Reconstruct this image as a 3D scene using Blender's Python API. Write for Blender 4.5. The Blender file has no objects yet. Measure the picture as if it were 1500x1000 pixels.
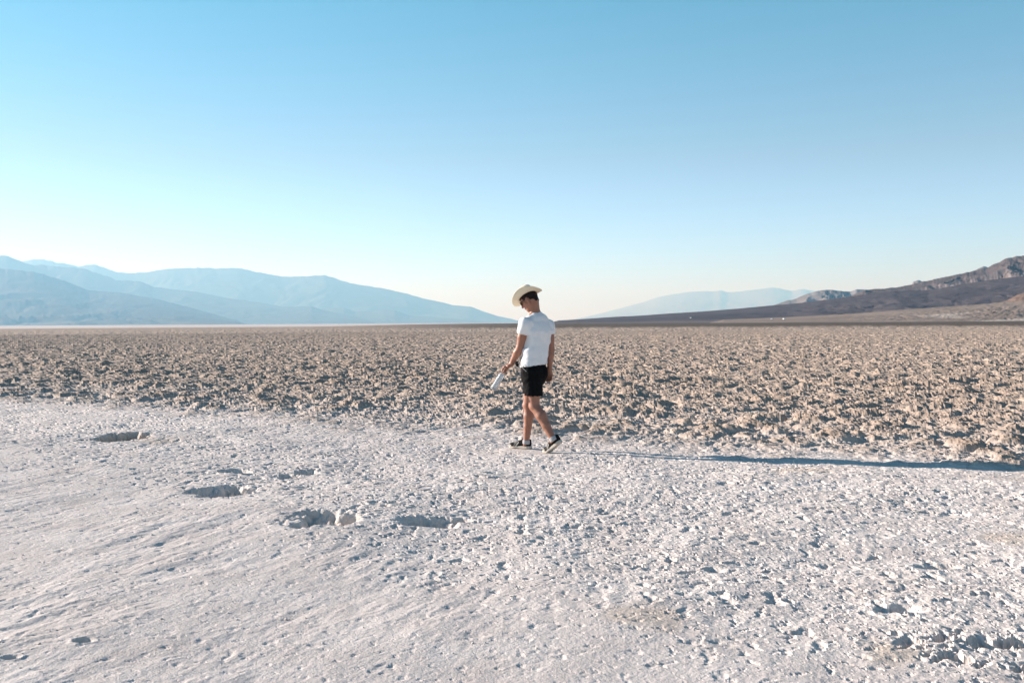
import bpy, math, random
import numpy as np
from mathutils import Vector, Matrix
from mathutils.bvhtree import BVHTree

# ------------------------------------------------------------------ camera, sky, sun, exposure
scene = bpy.context.scene
FPX = 1458.0                                    # focal length in pixels of the 1500 px wide photograph
CAM_Z = 1.40
PITCH = math.atan(27.4 / FPX)
ROLL = math.radians(-0.33)
camd = bpy.data.cameras.new('camera')
camd.sensor_width = 36.0
camd.lens = FPX / 1500.0 * 36.0
camd.clip_start = 0.05
camd.clip_end = 200000.0
cam = bpy.data.objects.new('camera', camd)
scene.collection.objects.link(cam)
scene.camera = cam
CAM_R = (Matrix.Rotation(math.pi / 2 - PITCH, 3, 'X') @ Matrix.Rotation(ROLL, 3, 'Z'))
cam.matrix_world = Matrix.Translation((0, 0, CAM_Z)) @ CAM_R.to_4x4()

SUN_EL = math.radians(17.0)
SUN_AZ = math.radians(-70.0)                    # from +Y towards +X (negative = left)
sun_dir = Vector((math.sin(SUN_AZ) * math.cos(SUN_EL), math.cos(SUN_AZ) * math.cos(SUN_EL), math.sin(SUN_EL)))

world = bpy.data.worlds.new('World')
scene.world = world
world.use_nodes = True
wn = world.node_tree
wn.nodes.clear()
w_out = wn.nodes.new('ShaderNodeOutputWorld')
w_bg = wn.nodes.new('ShaderNodeBackground')
w_sky = wn.nodes.new('ShaderNodeTexSky')
w_sky.sky_type = 'NISHITA'
w_sky.sun_disc = False
w_sky.sun_elevation = SUN_EL
w_sky.sun_rotation = SUN_AZ
w_sky.altitude = 0
w_sky.air_density = 1.0
w_sky.dust_density = 0.1
w_sky.ozone_density = 2.0
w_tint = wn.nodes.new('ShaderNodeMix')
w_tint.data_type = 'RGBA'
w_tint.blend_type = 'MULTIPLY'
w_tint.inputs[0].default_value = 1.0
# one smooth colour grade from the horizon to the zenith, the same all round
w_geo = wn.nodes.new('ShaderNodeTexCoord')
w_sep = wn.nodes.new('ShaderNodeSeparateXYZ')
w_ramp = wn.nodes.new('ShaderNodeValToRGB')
for i_, (p_, c_) in enumerate(((0.0, (1.0, 1.40, 2.6)), (0.16, (0.84, 0.94, 1.08)), (0.33, (0.40, 1.02, 1.07)), (0.55, (0.19, 0.50, 0.66)), (1.0, (0.10, 0.28, 0.40)))):  # upper stops darkened above the view to cut skylight and deepen ground shadows
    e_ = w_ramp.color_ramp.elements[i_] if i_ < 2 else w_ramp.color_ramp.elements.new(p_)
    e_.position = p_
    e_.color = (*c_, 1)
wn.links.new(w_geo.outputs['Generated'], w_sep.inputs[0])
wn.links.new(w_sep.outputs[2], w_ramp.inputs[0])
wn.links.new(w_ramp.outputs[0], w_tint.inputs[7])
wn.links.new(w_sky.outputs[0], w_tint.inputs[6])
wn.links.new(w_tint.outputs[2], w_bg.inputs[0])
w_bg.inputs[1].default_value = 0.064
wn.links.new(w_bg.outputs[0], w_out.inputs[0])

sund = bpy.data.lights.new('sun', 'SUN')
sund.energy = 5.0
sund.angle = math.radians(0.5)
sund.color = (0.945, 0.955, 0.98)
sun = bpy.data.objects.new('sun', sund)
scene.collection.objects.link(sun)
sun.rotation_euler = (-sun_dir).to_track_quat('-Z', 'Y').to_euler()
sun.location = (-30, 20, 40)

scene.view_settings.view_transform = 'Standard'
scene.view_settings.look = 'None'
scene.view_settings.gamma = 1.0
scene.view_settings.use_curve_mapping = False
scene.view_settings.exposure = 1.2
scene.cycles.volume_bounces = 0
scene.cycles.max_bounces = 6

# ------------------------------------------------------------------ helpers
def ray(px, py):
    return CAM_R @ Vector(((px - 750.0) / FPX, -(py - 500.0) / FPX, -1.0))

def at_depth(px, py, y):
    d = ray(px, py)
    return Vector((0, 0, CAM_Z)) + d * (y / d.y)

def on_ground(px, py, z=0.0):
    d = ray(px, py)
    return Vector((0, 0, CAM_Z)) + d * ((z - CAM_Z) / d.z)

def link(o, parent=None):
    scene.collection.objects.link(o)
    if parent is not None:
        o.parent = parent
    return o

def tag(o, label=None, cat=None, group=None, kind=None):
    if label: o['label'] = label
    if cat: o['category'] = cat
    if group: o['group'] = group
    if kind: o['kind'] = kind
    return o

def np_mesh(name, verts, quads, smooth=True, mats=()):
    """mesh from numpy arrays; quads (n,4) or (n,3)"""
    me = bpy.data.meshes.new(name)
    verts = np.ascontiguousarray(verts, dtype=np.float32)
    quads = np.ascontiguousarray(quads, dtype=np.int32)
    k = quads.shape[1]
    me.vertices.add(len(verts)); me.vertices.foreach_set('co', verts.ravel())
    me.loops.add(quads.size); me.loops.foreach_set('vertex_index', quads.ravel())
    me.polygons.add(len(quads))
    me.polygons.foreach_set('loop_start', np.arange(0, quads.size, k, dtype=np.int32))
    me.polygons.foreach_set('use_smooth', np.full(len(quads), smooth))
    for m in mats: me.materials.append(m)
    me.update(calc_edges=True)
    return me

def add_attr(me, name, vals):
    a = me.attributes.new(name, 'FLOAT', 'POINT')
    a.data.foreach_set('value', np.ascontiguousarray(vals, dtype=np.float32))

_rng = np.random.RandomState(7)
_PERM = _rng.permutation(4096).astype(np.int32)
_ANG = _rng.rand(4096).astype(np.float32) * 2 * np.pi
_GX = np.cos(_ANG); _GY = np.sin(_ANG)
_RND = _rng.rand(4096).astype(np.float32)
_RND2 = _rng.rand(4096).astype(np.float32)
_RND3 = _rng.rand(4096).astype(np.float32)

def _hash(i, j, seed):
    return _PERM[(_PERM[(i + seed * 131) & 4095] + j) & 4095]

def perlin(x, y, seed=0):
    """2-D gradient noise, about -1..1"""
    xi = np.floor(x); yi = np.floor(y)
    fx = (x - xi).astype(np.float32); fy = (y - yi).astype(np.float32)
    xi = xi.astype(np.int32); yi = yi.astype(np.int32)
    u = fx * fx * fx * (fx * (fx * 6 - 15) + 10)
    v = fy * fy * fy * (fy * (fy * 6 - 15) + 10)
    def g(ix, iy, dx, dy):
        h = _hash(ix, iy, seed)
        return _GX[h] * dx + _GY[h] * dy
    a = g(xi, yi, fx, fy); b = g(xi + 1, yi, fx - 1, fy)
    c = g(xi, yi + 1, fx, fy - 1); d = g(xi + 1, yi + 1, fx - 1, fy - 1)
    ab = a + u * (b - a); cd = c + u * (d - c)
    return (ab + v * (cd - ab)) * 1.5

def fbm(x, y, octaves, seed=0, gain=0.5, lac=2.03):
    s = 0.0; a = 1.0; t = 0.0
    for o in range(octaves):
        s = s + a * perlin(x, y, seed + o * 17); t += a
        x = x * lac + 3.7; y = y * lac - 1.3; a *= gain
    return s / t

def worley_lumps(x, y, seed=0, keep=1.0):
    """rounded, uneven lumps: one dome per cell, 0..1"""
    xi = np.floor(x).astype(np.int32); yi = np.floor(y).astype(np.int32)
    best = np.zeros_like(x, dtype=np.float32)
    for dx in (-1, 0, 1):
        for dy in (-1, 0, 1):
            h = _hash(xi + dx, yi + dy, seed)
            cx = xi + dx + 0.15 + 0.7 * _RND[h]; cy = yi + dy + 0.15 + 0.7 * _RND2[h]
            r = 0.35 + 0.45 * _RND3[h]
            q = 1 - ((x - cx) ** 2 + (y - cy) ** 2) / (r * r)
            hgt = np.where(_RND2[(h * 7 + 3) & 4095] < keep, 0.35 + 0.65 * _RND3[(h * 13 + 5) & 4095], 0)
            best = np.maximum(best, np.sqrt(np.clip(q, 0, 1)) * hgt)
    return best

def sstep(a, b, x):
    t = np.clip((x - a) / (b - a), 0, 1)
    return t * t * (3 - 2 * t)

# ------------------------------------------------------------------ materials
def new_mat(name):
    m = bpy.data.materials.new(name); m.use_nodes = True
    nt = m.node_tree; nt.nodes.clear()
    out = nt.nodes.new('ShaderNodeOutputMaterial')
    b = nt.nodes.new('ShaderNodeBsdfPrincipled')
    nt.links.new(b.outputs[0], out.inputs[0])
    return m, nt, b

def N(nt, t, **kw):
    n = nt.nodes.new(t)
    for k, v in kw.items(): setattr(n, k, v)
    return n

def mixc(nt, fac, a, b, blend='MIX'):
    n = N(nt, 'ShaderNodeMix', data_type='RGBA', blend_type=blend)
    for sock, v in ((n.inputs[0], fac), (n.inputs[6], a), (n.inputs[7], b)):
        if hasattr(v, 'is_linked') or hasattr(v, 'links'): nt.links.new(v, sock)
        elif isinstance(v, (int, float)): sock.default_value = v
        else: sock.default_value = (*v, 1) if len(v) == 3 else v
    return n.outputs[2]

def noise(nt, vec, scale, detail=4, rough=0.55, dist=0.0):
    n = N(nt, 'ShaderNodeTexNoise')
    n.inputs['Scale'].default_value = scale; n.inputs['Detail'].default_value = detail
    n.inputs['Roughness'].default_value = rough; n.inputs['Distortion'].default_value = dist
    if vec is not None: nt.links.new(vec, n.inputs['Vector'])
    return n.outputs[0]

def ramp(nt, val, stops):
    n = N(nt, 'ShaderNodeValToRGB')
    e = n.color_ramp.elements
    while len(e) < len(stops): e.new(0.5)
    for i, (p, c) in enumerate(stops):
        e[i].position = p
        e[i].color = (c, c, c, 1) if isinstance(c, (int, float)) else (*c, 1)
    nt.links.new(val, n.inputs[0])
    return n.outputs[0]

def attr(nt, name):
    n = N(nt, 'ShaderNodeAttribute'); n.attribute_name = name
    return n.outputs['Fac']

def bump(nt, b, height, strength, dist):
    n = N(nt, 'ShaderNodeBump')
    n.inputs['Strength'].default_value = strength; n.inputs['Distance'].default_value = dist
    nt.links.new(height, n.inputs['Height']); nt.links.new(n.outputs[0], b.inputs['Normal'])

def simple_mat(name, col, rough=0.6, var=0.15, scale=40.0, bump_s=0.0, **kw):
    m, nt, b = new_mat(name)
    tc = N(nt, 'ShaderNodeTexCoord')
    f = noise(nt, tc.outputs['Object'], scale, 4)
    lo = tuple(c * (1 - var) for c in col); hi = tuple(min(1, c * (1 + var)) for c in col)
    nt.links.new(mixc(nt, f, lo, hi), b.inputs['Base Color'])
    b.inputs['Roughness'].default_value = rough
    for k, v in kw.items(): b.inputs[k].default_value = v
    if bump_s: bump(nt, b, f, bump_s, 0.003)
    return m

# ground: white salt crust, brown salt-mud clods, far salt pan, dark far mud, by the masks stored on the mesh
def ground_material():
    m, nt, b = new_mat('salt_and_mud_crust')
    geo = N(nt, 'ShaderNodeNewGeometry'); pos = geo.outputs['Position']
    dirt, far, stain = attr(nt, 'dirt'), attr(nt, 'far_mud'), attr(nt, 'stain')
    n1 = noise(nt, pos, 2.2, 5, 0.6); n2 = noise(nt, pos, 28, 4, 0.65); n3 = noise(nt, pos, 0.25, 3)
    n4 = noise(nt, pos, 110, 3, 0.7)
    salt = mixc(nt, ramp(nt, n1, [(0.3, 0), (0.7, 1)]), (0.575, 0.507, 0.466), (0.705, 0.638, 0.594))
    salt = mixc(nt, ramp(nt, n2, [(0.52, 0), (0.75, 0.45)]), salt, (0.42, 0.35, 0.305))
    mud = mixc(nt, ramp(nt, n2, [(0.3, 0), (0.7, 1)]), (0.215, 0.152, 0.112), (0.50, 0.40, 0.325))
    mud = mixc(nt, ramp(nt, n1, [(0.45, 0), (0.75, 0.6)]), mud, (0.55, 0.455, 0.385))
    mud = mixc(nt, ramp(nt, n3, [(0.35, 0), (0.7, 0.35)]), mud, (0.27, 0.20, 0.155))
    mud = mixc(nt, far, mud, (0.10, 0.075, 0.055))
    col = mixc(nt, dirt, salt, mud)
    col = mixc(nt, stain, col, (0.44, 0.32, 0.21))
    nt.links.new(col, b.inputs['Base Color'])
    b.inputs['Roughness'].default_value = 0.9
    b.inputs['Specular IOR Level'].default_value = 0.15
    add = N(nt, 'ShaderNodeMath', operation='MULTIPLY_ADD')
    nt.links.new(n4, add.inputs[0]); add.inputs[1].default_value = 0.45; nt.links.new(n2, add.inputs[2])
    bump(nt, b, add.outputs[0], 0.4, 0.02)
    return m

def rock_material(name, lo, hi, streak=None, scale=0.004, layer=0.0, fine=0.03):
    m, nt, b = new_mat(name)
    geo = N(nt, 'ShaderNodeNewGeometry'); pos = geo.outputs['Position']
    n1 = noise(nt, pos, scale, 6, 0.62, 0.6); n2 = noise(nt, pos, fine, 5, 0.7)
    col = mixc(nt, ramp(nt, n1, [(0.33, 0), (0.68, 1)]), lo, hi)
    col = mixc(nt, ramp(nt, n2, [(0.42, 0), (0.75, 0.35)]), col, tuple(c * 0.55 for c in lo))
    if streak:
        col = mixc(nt, attr(nt, 'pale'), col, streak)
    nt.links.new(col, b.inputs['Base Color'])
    b.inputs['Roughness'].default_value = 0.95
    b.inputs['Specular IOR Level'].default_value = 0.05
    return m

# ------------------------------------------------------------------ ground
# the edge between the trodden salt and the mud clods, seen at two pixels of the photograph
E0 = on_ground(0, 592); E1 = on_ground(1500, 707)
edge_dir = (E1 - E0).to_2d().normalized(); edge_nrm = Vector((-edge_dir.y, edge_dir.x))
HOLLOWS = [  # px, py, half width x, half depth y (m), depth, stain
    (178, 640, 0.36, 0.42, 0.13, 0.9), (335, 716, 0.36, 0.32, 0.12, 0.1), (480, 760, 0.30, 0.34, 0.075, 0.15),
    (634, 762, 0.25, 0.17, 0.075, 0.0), (677, 758, 0.08, 0.09, 0.045, 0.2), (346, 690, 0.15, 0.13, 0.045, 0),
    (425, 694, 0.13, 0.13, 0.04, 0), (452, 690, 0.13, 0.14, 0.04, 0), (1372, 824, 0.13, 0.06, 0.03, 0.0), (1316, 891, 0.12, 0.09, 0.035, 0),
    (18, 970, 0.04, 0.03, 0.02, 0), (122, 945, 0.04, 0.03, 0.02, 0), (1046, 832, 0.06, 0.06, 0.025, 0)]
HOL = [(on_ground(a, b_), c, d, e, s) for a, b_, c, d, e, s in HOLLOWS]
FEET = [(on_ground(763, 657.5), 0.26), (on_ground(800, 663), 0.22)]

def ground_fields(x, y):
    r = np.hypot(x, y)
    near = r < 900.0
    sd = (x - E0.x) * edge_nrm.x + (y - E0.y) * edge_nrm.y
    sd = sd + 0.85 * fbm(x * 0.35, y * 0.35, 3, 3) + 0.42 * perlin(x * 1.9, y * 1.9, 9) + 0.10 * perlin(x * 6, y * 6, 12)
    dirt = sstep(-0.35, 1.3, sd + 0.35 * perlin(x * 3.3, y * 3.3, 13))
    rise = sstep(-0.6, 2.2, sd)
    # --- clods
    wx = x + 0.12 * perlin(x * 3.1, y * 3.1, 21); wy = y + 0.12 * perlin(x * 3.1, y * 3.1, 22)
    s = np.clip(r / 150.0, 1.0, 6.0) ** 0.8       # farther clods are drawn coarser, as far as the mesh can carry them
    lump = worley_lumps(wx / 0.22, wy / 0.22, 31, 0.8)
    lump2 = worley_lumps(wx / 0.43, wy / 0.43, 37, 0.55)
    patch = np.clip(0.95 + 0.9 * fbm(x * 0.45, y * 0.45, 3, 39), 0.35, 1.8)
    far_l = worley_lumps(wx / (0.55 * s), wy / (1.0 * s), 41, 0.75)
    fr = sstep(90, 200, r)
    clod = (0.056 * lump + 0.082 * lump2) * patch * (1 - fr) + fr * far_l * 0.15 * (1 - 0.6 * sstep(220, 420, r))
    clod = clod + 0.034 * fbm(x * 5.5, y * 5.5, 3, 51, 0.6) - 0.030 * np.abs(perlin(x * 9, y * 9, 55)) + 0.013 * perlin(x * 24, y * 24, 57) + 0.006 * perlin(x * 50, y * 50, 58)
    clod = clod + 0.05 * fbm(x * 0.5, y * 0.5, 2, 59)
    # --- salt crust: smoother where it is trodden, crumbly towards the edge and to the right
    t = (x + y - 5.0) / 1.4142 + 0.5 * perlin(x * 0.8, y * 0.8, 61)
    rough = 0.22 + 0.88 * sstep(-0.6, 1.5, t)
    rough = rough * (0.75 + 0.45 * fbm(x * 0.7, y * 0.7, 2, 63))
    c0 = perlin(x * 3.6, y * 3.6, 64); c1 = perlin(x * 8, y * 8, 65); c2 = perlin(x * 17, y * 17, 67); c3 = perlin(x * 37, y * 37, 69); c4 = perlin(x * 75, y * 75, 70)
    crust = rough * (0.010 * c1 + 0.004 * c2 + 0.0036 * c3 + 0.0016 * c4 - 0.085 * np.clip(c1 - 0.40 + 0.2 * c3, 0, 1) - 0.060 * np.clip(c2 - 0.36 + 0.25 * c4, 0, 1) - 0.026 * np.clip(c3 - 0.42, 0, 1) - 0.06 * np.clip(c0 - 0.52 + 0.25 * c2, 0, 1))
    crust = crust + 0.022 * perlin(x * 1.3, y * 1.3, 71) * (0.5 + 0.5 * rough) + 0.035 * perlin(x * 0.4, y * 0.4, 73)
    # long low ripples across the light, clearest on the smooth trodden part
    ra = x * math.cos(0.35) - y * math.sin(0.35); rb = x * math.sin(0.35) + y * math.cos(0.35)
    rip = 0.009 * perlin(ra * 5.0, rb * 1.7, 75) + 0.0050 * perlin(ra * 12, rb * 4.0, 76) + 0.0026 * perlin(ra * 28, rb * 10, 77) - 0.030 * np.clip(perlin(ra * 6.5, rb * 2.6, 78) - 0.50, 0, 1)
    crust = crust + rip * (0.72 - 0.25 * sstep(-0.6, 1.5, t)) * np.clip(0.7 + 0.9 * perlin(x * 1.1, y * 1.1, 79), 0.15, 1.3)
    stain = np.zeros_like(x)
    pit = np.zeros_like(x)
    for p, hw, hd, dep, st in HOL:
        i = np.nonzero((np.abs(x - p.x) < hw * 3) & (np.abs(y - p.y) < hd * 3))[0]
        if len(i) == 0: continue
        dx = (x[i] - p.x) / hw; dy = (y[i] - p.y) / hd
        q = np.sqrt(dx * dx + dy * dy) + 0.42 * perlin(x[i] * 5, y[i] * 5, 81) + 0.12 * perlin(x[i] * 19, y[i] * 19, 83)
        w = 1 - sstep(0.62 - 0.55 * np.clip(dx, 0, 1), 1.0, q)
        pit[i] = np.minimum(pit[i], -1.45 * dep * w * (0.85 + 0.45 * perlin(x[i] * 8, y[i] * 8, 84) + 0.35 * perlin(x[i] * 26, y[i] * 26, 86)))
        pit[i] += 0.004 * np.exp(-((q - 1.25) / 0.25) ** 2)     # small raised rim
        stain[i] = np.maximum(stain[i], st * (1 - sstep(0.5, 1.1, q)))
    p = on_ground(1452, 952)          # one rough, broken patch of crust
    q = np.hypot((x - p.x) / 0.42, (y - p.y) / 0.34)
    pit = pit - 0.11 * sstep(-0.05, 0.35, fbm(x * 5.5, y * 5.5, 5, 88, 0.68)) * (1 - sstep(0.55, 1.0, q))
    for px_, py_, rad in ((950, 905, 0.22), (240, 644, 0.35), (1310, 955, 0.2), (1490, 785, 0.25), (1170, 690, 0.3)):
        p = on_ground(px_, py_)
        q = np.hypot((x - p.x) / rad, (y - p.y) / rad / 1.1) + 0.5 * perlin(x * 5, y * 5, 85)
        stain = np.maximum(stain, 0.35 * (1 - sstep(0.3, 1.1, q)))
    crust = crust + pit
    for p, rad in FEET:
        q = np.hypot(x - p.x, y - p.y)
        crust = crust * (0.12 + 0.88 * sstep(rad * 0.55, rad * 1.3, q))
    hgt = crust * (1 - dirt) + (clod + 0.02) * rise * np.clip(0.25 + dirt, 0, 1)
    # --- far away: salt pan on the left, dark mud band under the fans on the right
    az = np.degrees(np.arctan2(x, y))
    pan_edge = 520 + 2600 * sstep(-14, 2, az) ** 2
    pan = sstep(0.93, 1.05, r / pan_edge + 0.03 * perlin(az * 1.5, r / 900, 91)) * (az > -90) 
    hgt = hgt * (1 - sstep(600, 900, r)) * (1 - pan)
    far_mud = sstep(170, 330, r * (1 + 0.15 * perlin(az * 2, r / 200, 93))) * (1 - pan) * sstep(-12, 2, az)
    dirt = np.where(r > 60, 1.0, dirt) * (1 - pan)
    # thin salt between the clods close to the edge, and here and there further out
    salty = sstep(0.06, -0.01, clod - 0.03) * np.exp(-np.clip(sd, 0, None) / 3.0) * 0.8
    dirt = dirt * (1 - salty * (r < 60))
    return hgt, dirt, far_mud, stain

def build_ground():
    def seg(a, b, f):
        n = max(2, int(math.log(b / a) / f)); return list(np.geomspace(a, b, n, endpoint=False))
    rr = [0.6, 1.4, 2.2] + seg(3.0, 14.0, 0.0022) + seg(14.0, 44.0, 0.0047) + list(np.arange(44.0, 160.0, 0.22)) + seg(160.0, 800.0, 0.012) + seg(800.0, 60000.0, 0.09) + [60000.0]
    rr = np.array(rr)
    half = math.radians(30.0)
    dense = np.linspace(-half, half, 650)
    side = np.linspace(half, math.pi, 34)[1:] ** 1.0
    th = np.concatenate([-side[::-1][1:], dense, side])          # one full turn, last column joins the first
    nr, nt_ = len(rr), len(th)
    R_, T_ = np.meshgrid(rr, th, indexing='ij')
    x = (R_ * np.sin(T_)).ravel(); y = (R_ * np.cos(T_)).ravel()
    h, dirt, far, stain = ground_fields(x, y)
    v = np.stack([x, y, h], 1)
    i, j = np.meshgrid(np.arange(nr - 1), np.arange(nt_), indexing='ij')
    j2 = (j + 1) % nt_
    q = np.stack([i * nt_ + j, i * nt_ + j2, (i + 1) * nt_ + j2, (i + 1) * nt_ + j], -1).reshape(-1, 4)
    # middle disc under the camera
    c = len(v); v = np.vstack([v, [[0, 0, 0]]])
    jj = np.arange(0, nt_ - 1, 2)
    mid = np.stack([np.full(len(jj), c), (jj + 2) % nt_, (jj + 1) % nt_, jj], -1)
    q = np.vstack([q, mid])
    me = np_mesh('ground', v, q[:, ::-1], smooth=False, mats=[ground_material()])
    for nm, a in (('dirt', dirt), ('far_mud', far), ('stain', stain)):
        add_attr(me, nm, np.append(a, 0))
    o = link(bpy.data.objects.new('ground', me))
    tag(o, 'white salt crust giving way to brown salt-mud clods reaching the horizon', 'ground', kind='structure')
    return o

ground = build_ground()

# ------------------------------------------------------------------ mountains
def build_range(name, label, prof, d_ridge, d_foot, d_back, mat, seed, nu=420, nv=60, gully=0.16, gscale=9.0,
                foot_pow=1.5, jag=0.030, pale=None, foot_px=None):
    """a range whose skyline follows the outline `prof` (pixels) at the distance d_ridge; real slopes to both sides"""
    px = np.array([p[0] for p in prof], float); py = np.array([p[1] for p in prof], float)
    u = np.linspace(px[0], px[-1], nu)
    w = np.interp(u, px, py)
    dirs = np.array([ray(a, b_)[:] for a, b_ in zip(u, w)])
    sx = dirs[:, 0] / dirs[:, 1]
    H = CAM_Z + dirs[:, 2] / dirs[:, 1] * d_ridge
    H = np.maximum(H, 0.05)
    H = H * np.clip(np.minimum(np.arange(nu), nu - 1 - np.arange(nu)) / 14.0, 0.002, 1)
    jg = jag * fbm(u * 0.09, u * 0 + seed, 4, seed, 0.6)
    v = np.concatenate([np.linspace(0, 1, nv), np.linspace(1, 2, nv // 3)[1:]])
    U, V = np.meshgrid(np.arange(nu), v, indexing='ij')
    D = np.where(V <= 1, d_foot + (d_ridge - d_foot) * V, d_ridge + (d_back - d_ridge) * (V - 1))
    shape = np.where(V <= 1, np.clip(V, 0, 1) ** foot_pow, 1 - (V - 1) ** 1.2)
    Hm = H[U] * (1 + jg[U] * np.exp(-((V - 1) / 0.10) ** 2))      # the crest alone is jagged
    X = sx[U] * D; Y = D
    L = (px[-1] - px[0]) / 1458.0 * d_ridge
    sc_ = gscale / (max(H.max(), 30) * 8)
    wob = fbm(X * sc_ * 0.6, Y * sc_ * 0.6, 3, seed + 5)
    g1 = 1 - np.abs(fbm(X * sc_ + wob * 0.7, Y * sc_ * 0.55, 5, seed + 11, 0.55)) * 2.2
    env = np.where(V <= 1, np.sin(np.pi * np.clip(V, 0, 1) ** 0.8) ** 0.8, 0.3 * np.sin(np.pi * (V - 1)))
    Z = Hm * shape + gully * Hm * (g1 - 0.75) * env - 0.6 * (V < 0.001) 
    # never let a slope in front rise over the skyline
    lim = CAM_Z + (Hm - CAM_Z) * D / d_ridge * 0.985
    Z = np.where((V < 1), np.minimum(Z, np.maximum(lim, 0)), Z)
    Z = np.where((V <= 0.0) | (V >= 1.999), -0.6, Z)
    verts = np.stack([X.ravel(), Y.ravel(), Z.ravel()], 1)
    nvv = len(v)
    i, j = np.meshgrid(np.arange(nu - 1), np.arange(nvv - 1), indexing='ij')
    q = np.stack([i * nvv + j, (i + 1) * nvv + j, (i + 1) * nvv + j + 1, i * nvv + j + 1], -1).reshape(-1, 4)
    me = np_mesh(name, verts, q, smooth=True, mats=[mat])
    if pale is not None:
        add_attr(me, 'pale', pale(u[U], V, g1).ravel())
    o = link(bpy.data.objects.new(name, me))
    tag(o, label, 'mountain', kind='structure')
    return o

m_left = rock_material('hazy_range_rock', (0.075, 0.062, 0.055), (0.115, 0.095, 0.082), streak=(0.30, 0.27, 0.24), scale=0.0006, fine=0.004)
m_far = rock_material('far_range_rock', (0.09, 0.075, 0.066), (0.12, 0.10, 0.088), scale=0.0004, fine=0.002)
m_fan = rock_material('dark_fan_rock', (0.078, 0.062, 0.066), (0.115, 0.092, 0.094), streak=(0.26, 0.195, 0.165), scale=0.004, fine=0.02)
m_hill = rock_material('badland_rock', (0.09, 0.068, 0.064), (0.145, 0.11, 0.10), streak=(0.25, 0.215, 0.21), scale=0.004, fine=0.03)
m_tan = rock_material('tan_fan_gravel', (0.235, 0.18, 0.145), (0.33, 0.255, 0.205), streak=(0.44, 0.37, 0.31), scale=0.008, fine=0.09)
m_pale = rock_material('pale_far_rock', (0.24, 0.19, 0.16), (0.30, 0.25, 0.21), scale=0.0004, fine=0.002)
m_knob = rock_material('brown_knob_rock', (0.13, 0.085, 0.065), (0.22, 0.15, 0.115), scale=0.02, fine=0.15)
m_blue = rock_material('pale_hill_rock', (0.14, 0.12, 0.11), (0.24, 0.20, 0.18), streak=(0.30, 0.27, 0.26), scale=0.003, fine=0.02)

def fans(u, V, g):
    return 0.8 * (1 - sstep(0.1, 0.42, V)) * (0.5 + 0.5 * perlin(u * 0.03 + V * 5, V * 26, 5))

build_range('mountain_ridge', 'nearest hazy blue ridge with pale fans at its foot', [(-420, 388), (-300, 396), (-160, 384), (-60, 388), (0, 393), (50, 398), (90, 410), (130, 425), (180, 429), (230, 438),
            (262, 446), (300, 456), (335, 466), (372, 474.5)], 16800, 9840, 21000, m_left, 3, gully=0.12, foot_pow=1.9, pale=fans)
build_range('mountain_ridge', 'hazy blue ridge stepping down behind the nearest ridge', [(-420, 386), (-250, 380), (-120, 378), (-40, 376), (0, 374.5), (12, 375), (28, 382), (45, 388), (60, 388), (90, 391), (122, 393), (135, 398), (150, 402),
            (170, 410), (190, 411), (205, 412), (225, 420), (255, 424), (285, 427), (330, 436), (350, 439), (380, 443), (412, 449), (432, 449), (455, 448), (470, 453), (520, 464), (570, 474)],
            22200, 17400, 27600, m_left, 5, gully=0.11, foot_pow=1.3, pale=lambda u, V, g: V * 0)
build_range('mountain_range', 'palest long blue range sloping down behind the walking man', [(-420, 394), (-200, 390), (-60, 388), (30, 383), (48, 380), (62, 380), (85, 384), (115, 390), (137, 387), (150, 391), (170, 398), (190, 400), (215, 399), (240, 394), (268, 393), (290, 392),
            (318, 393), (350, 392.5), (380, 399), (412, 405), (440, 405), (475, 403), (488, 406), (500, 411), (520, 416), (560, 422), (600, 431), (620, 437), (640, 441), (665, 447), (690, 449),
            (708, 456), (730, 463), (755, 468), (790, 473)], 28800, 24600, 36000, m_far, 7, gully=0.11, foot_pow=1.2)
build_range('foothills', 'low hazy blue foothills before the pale long range', [(400, 473), (440, 462), (470, 453), (490, 450.5), (505, 451), (520, 456), (545, 456), (562, 453.5), (578, 454), (600, 462), (640, 465), (680, 468), (740, 473)],
            23760, 20400, 25800, m_left, 9, nu=240, gully=0.08, pale=lambda u, V, g: V * 0)
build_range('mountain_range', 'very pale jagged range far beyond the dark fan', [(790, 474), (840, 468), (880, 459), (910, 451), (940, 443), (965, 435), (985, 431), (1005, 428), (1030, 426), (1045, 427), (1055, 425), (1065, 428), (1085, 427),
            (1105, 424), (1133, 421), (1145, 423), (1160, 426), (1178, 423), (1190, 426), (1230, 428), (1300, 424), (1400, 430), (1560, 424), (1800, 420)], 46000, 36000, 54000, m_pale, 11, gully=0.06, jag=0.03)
build_range('rocky_hill', 'small bluish hill with pale slopes behind the dark fan', [(1100, 462), (1133, 447), (1150, 441), (1167, 437), (1183, 430), (1198, 426), (1214, 424), (1230, 426), (1245, 427), (1255, 423.5), (1265, 424), (1290, 430), (1330, 424),
            (1338, 412), (1346, 410), (1356, 413), (1390, 420), (1424, 398), (1440, 390), (1450, 392), (1475, 398), (1560, 400), (1640, 420)], 5904, 4968, 6912, m_blue, 13, nu=420, gully=0.35, gscale=14, pale=lambda u, V, g: sstep(0.15, 0.75, perlin(u * 0.05, V * 3.0, 8)) * 0.9)

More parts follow.
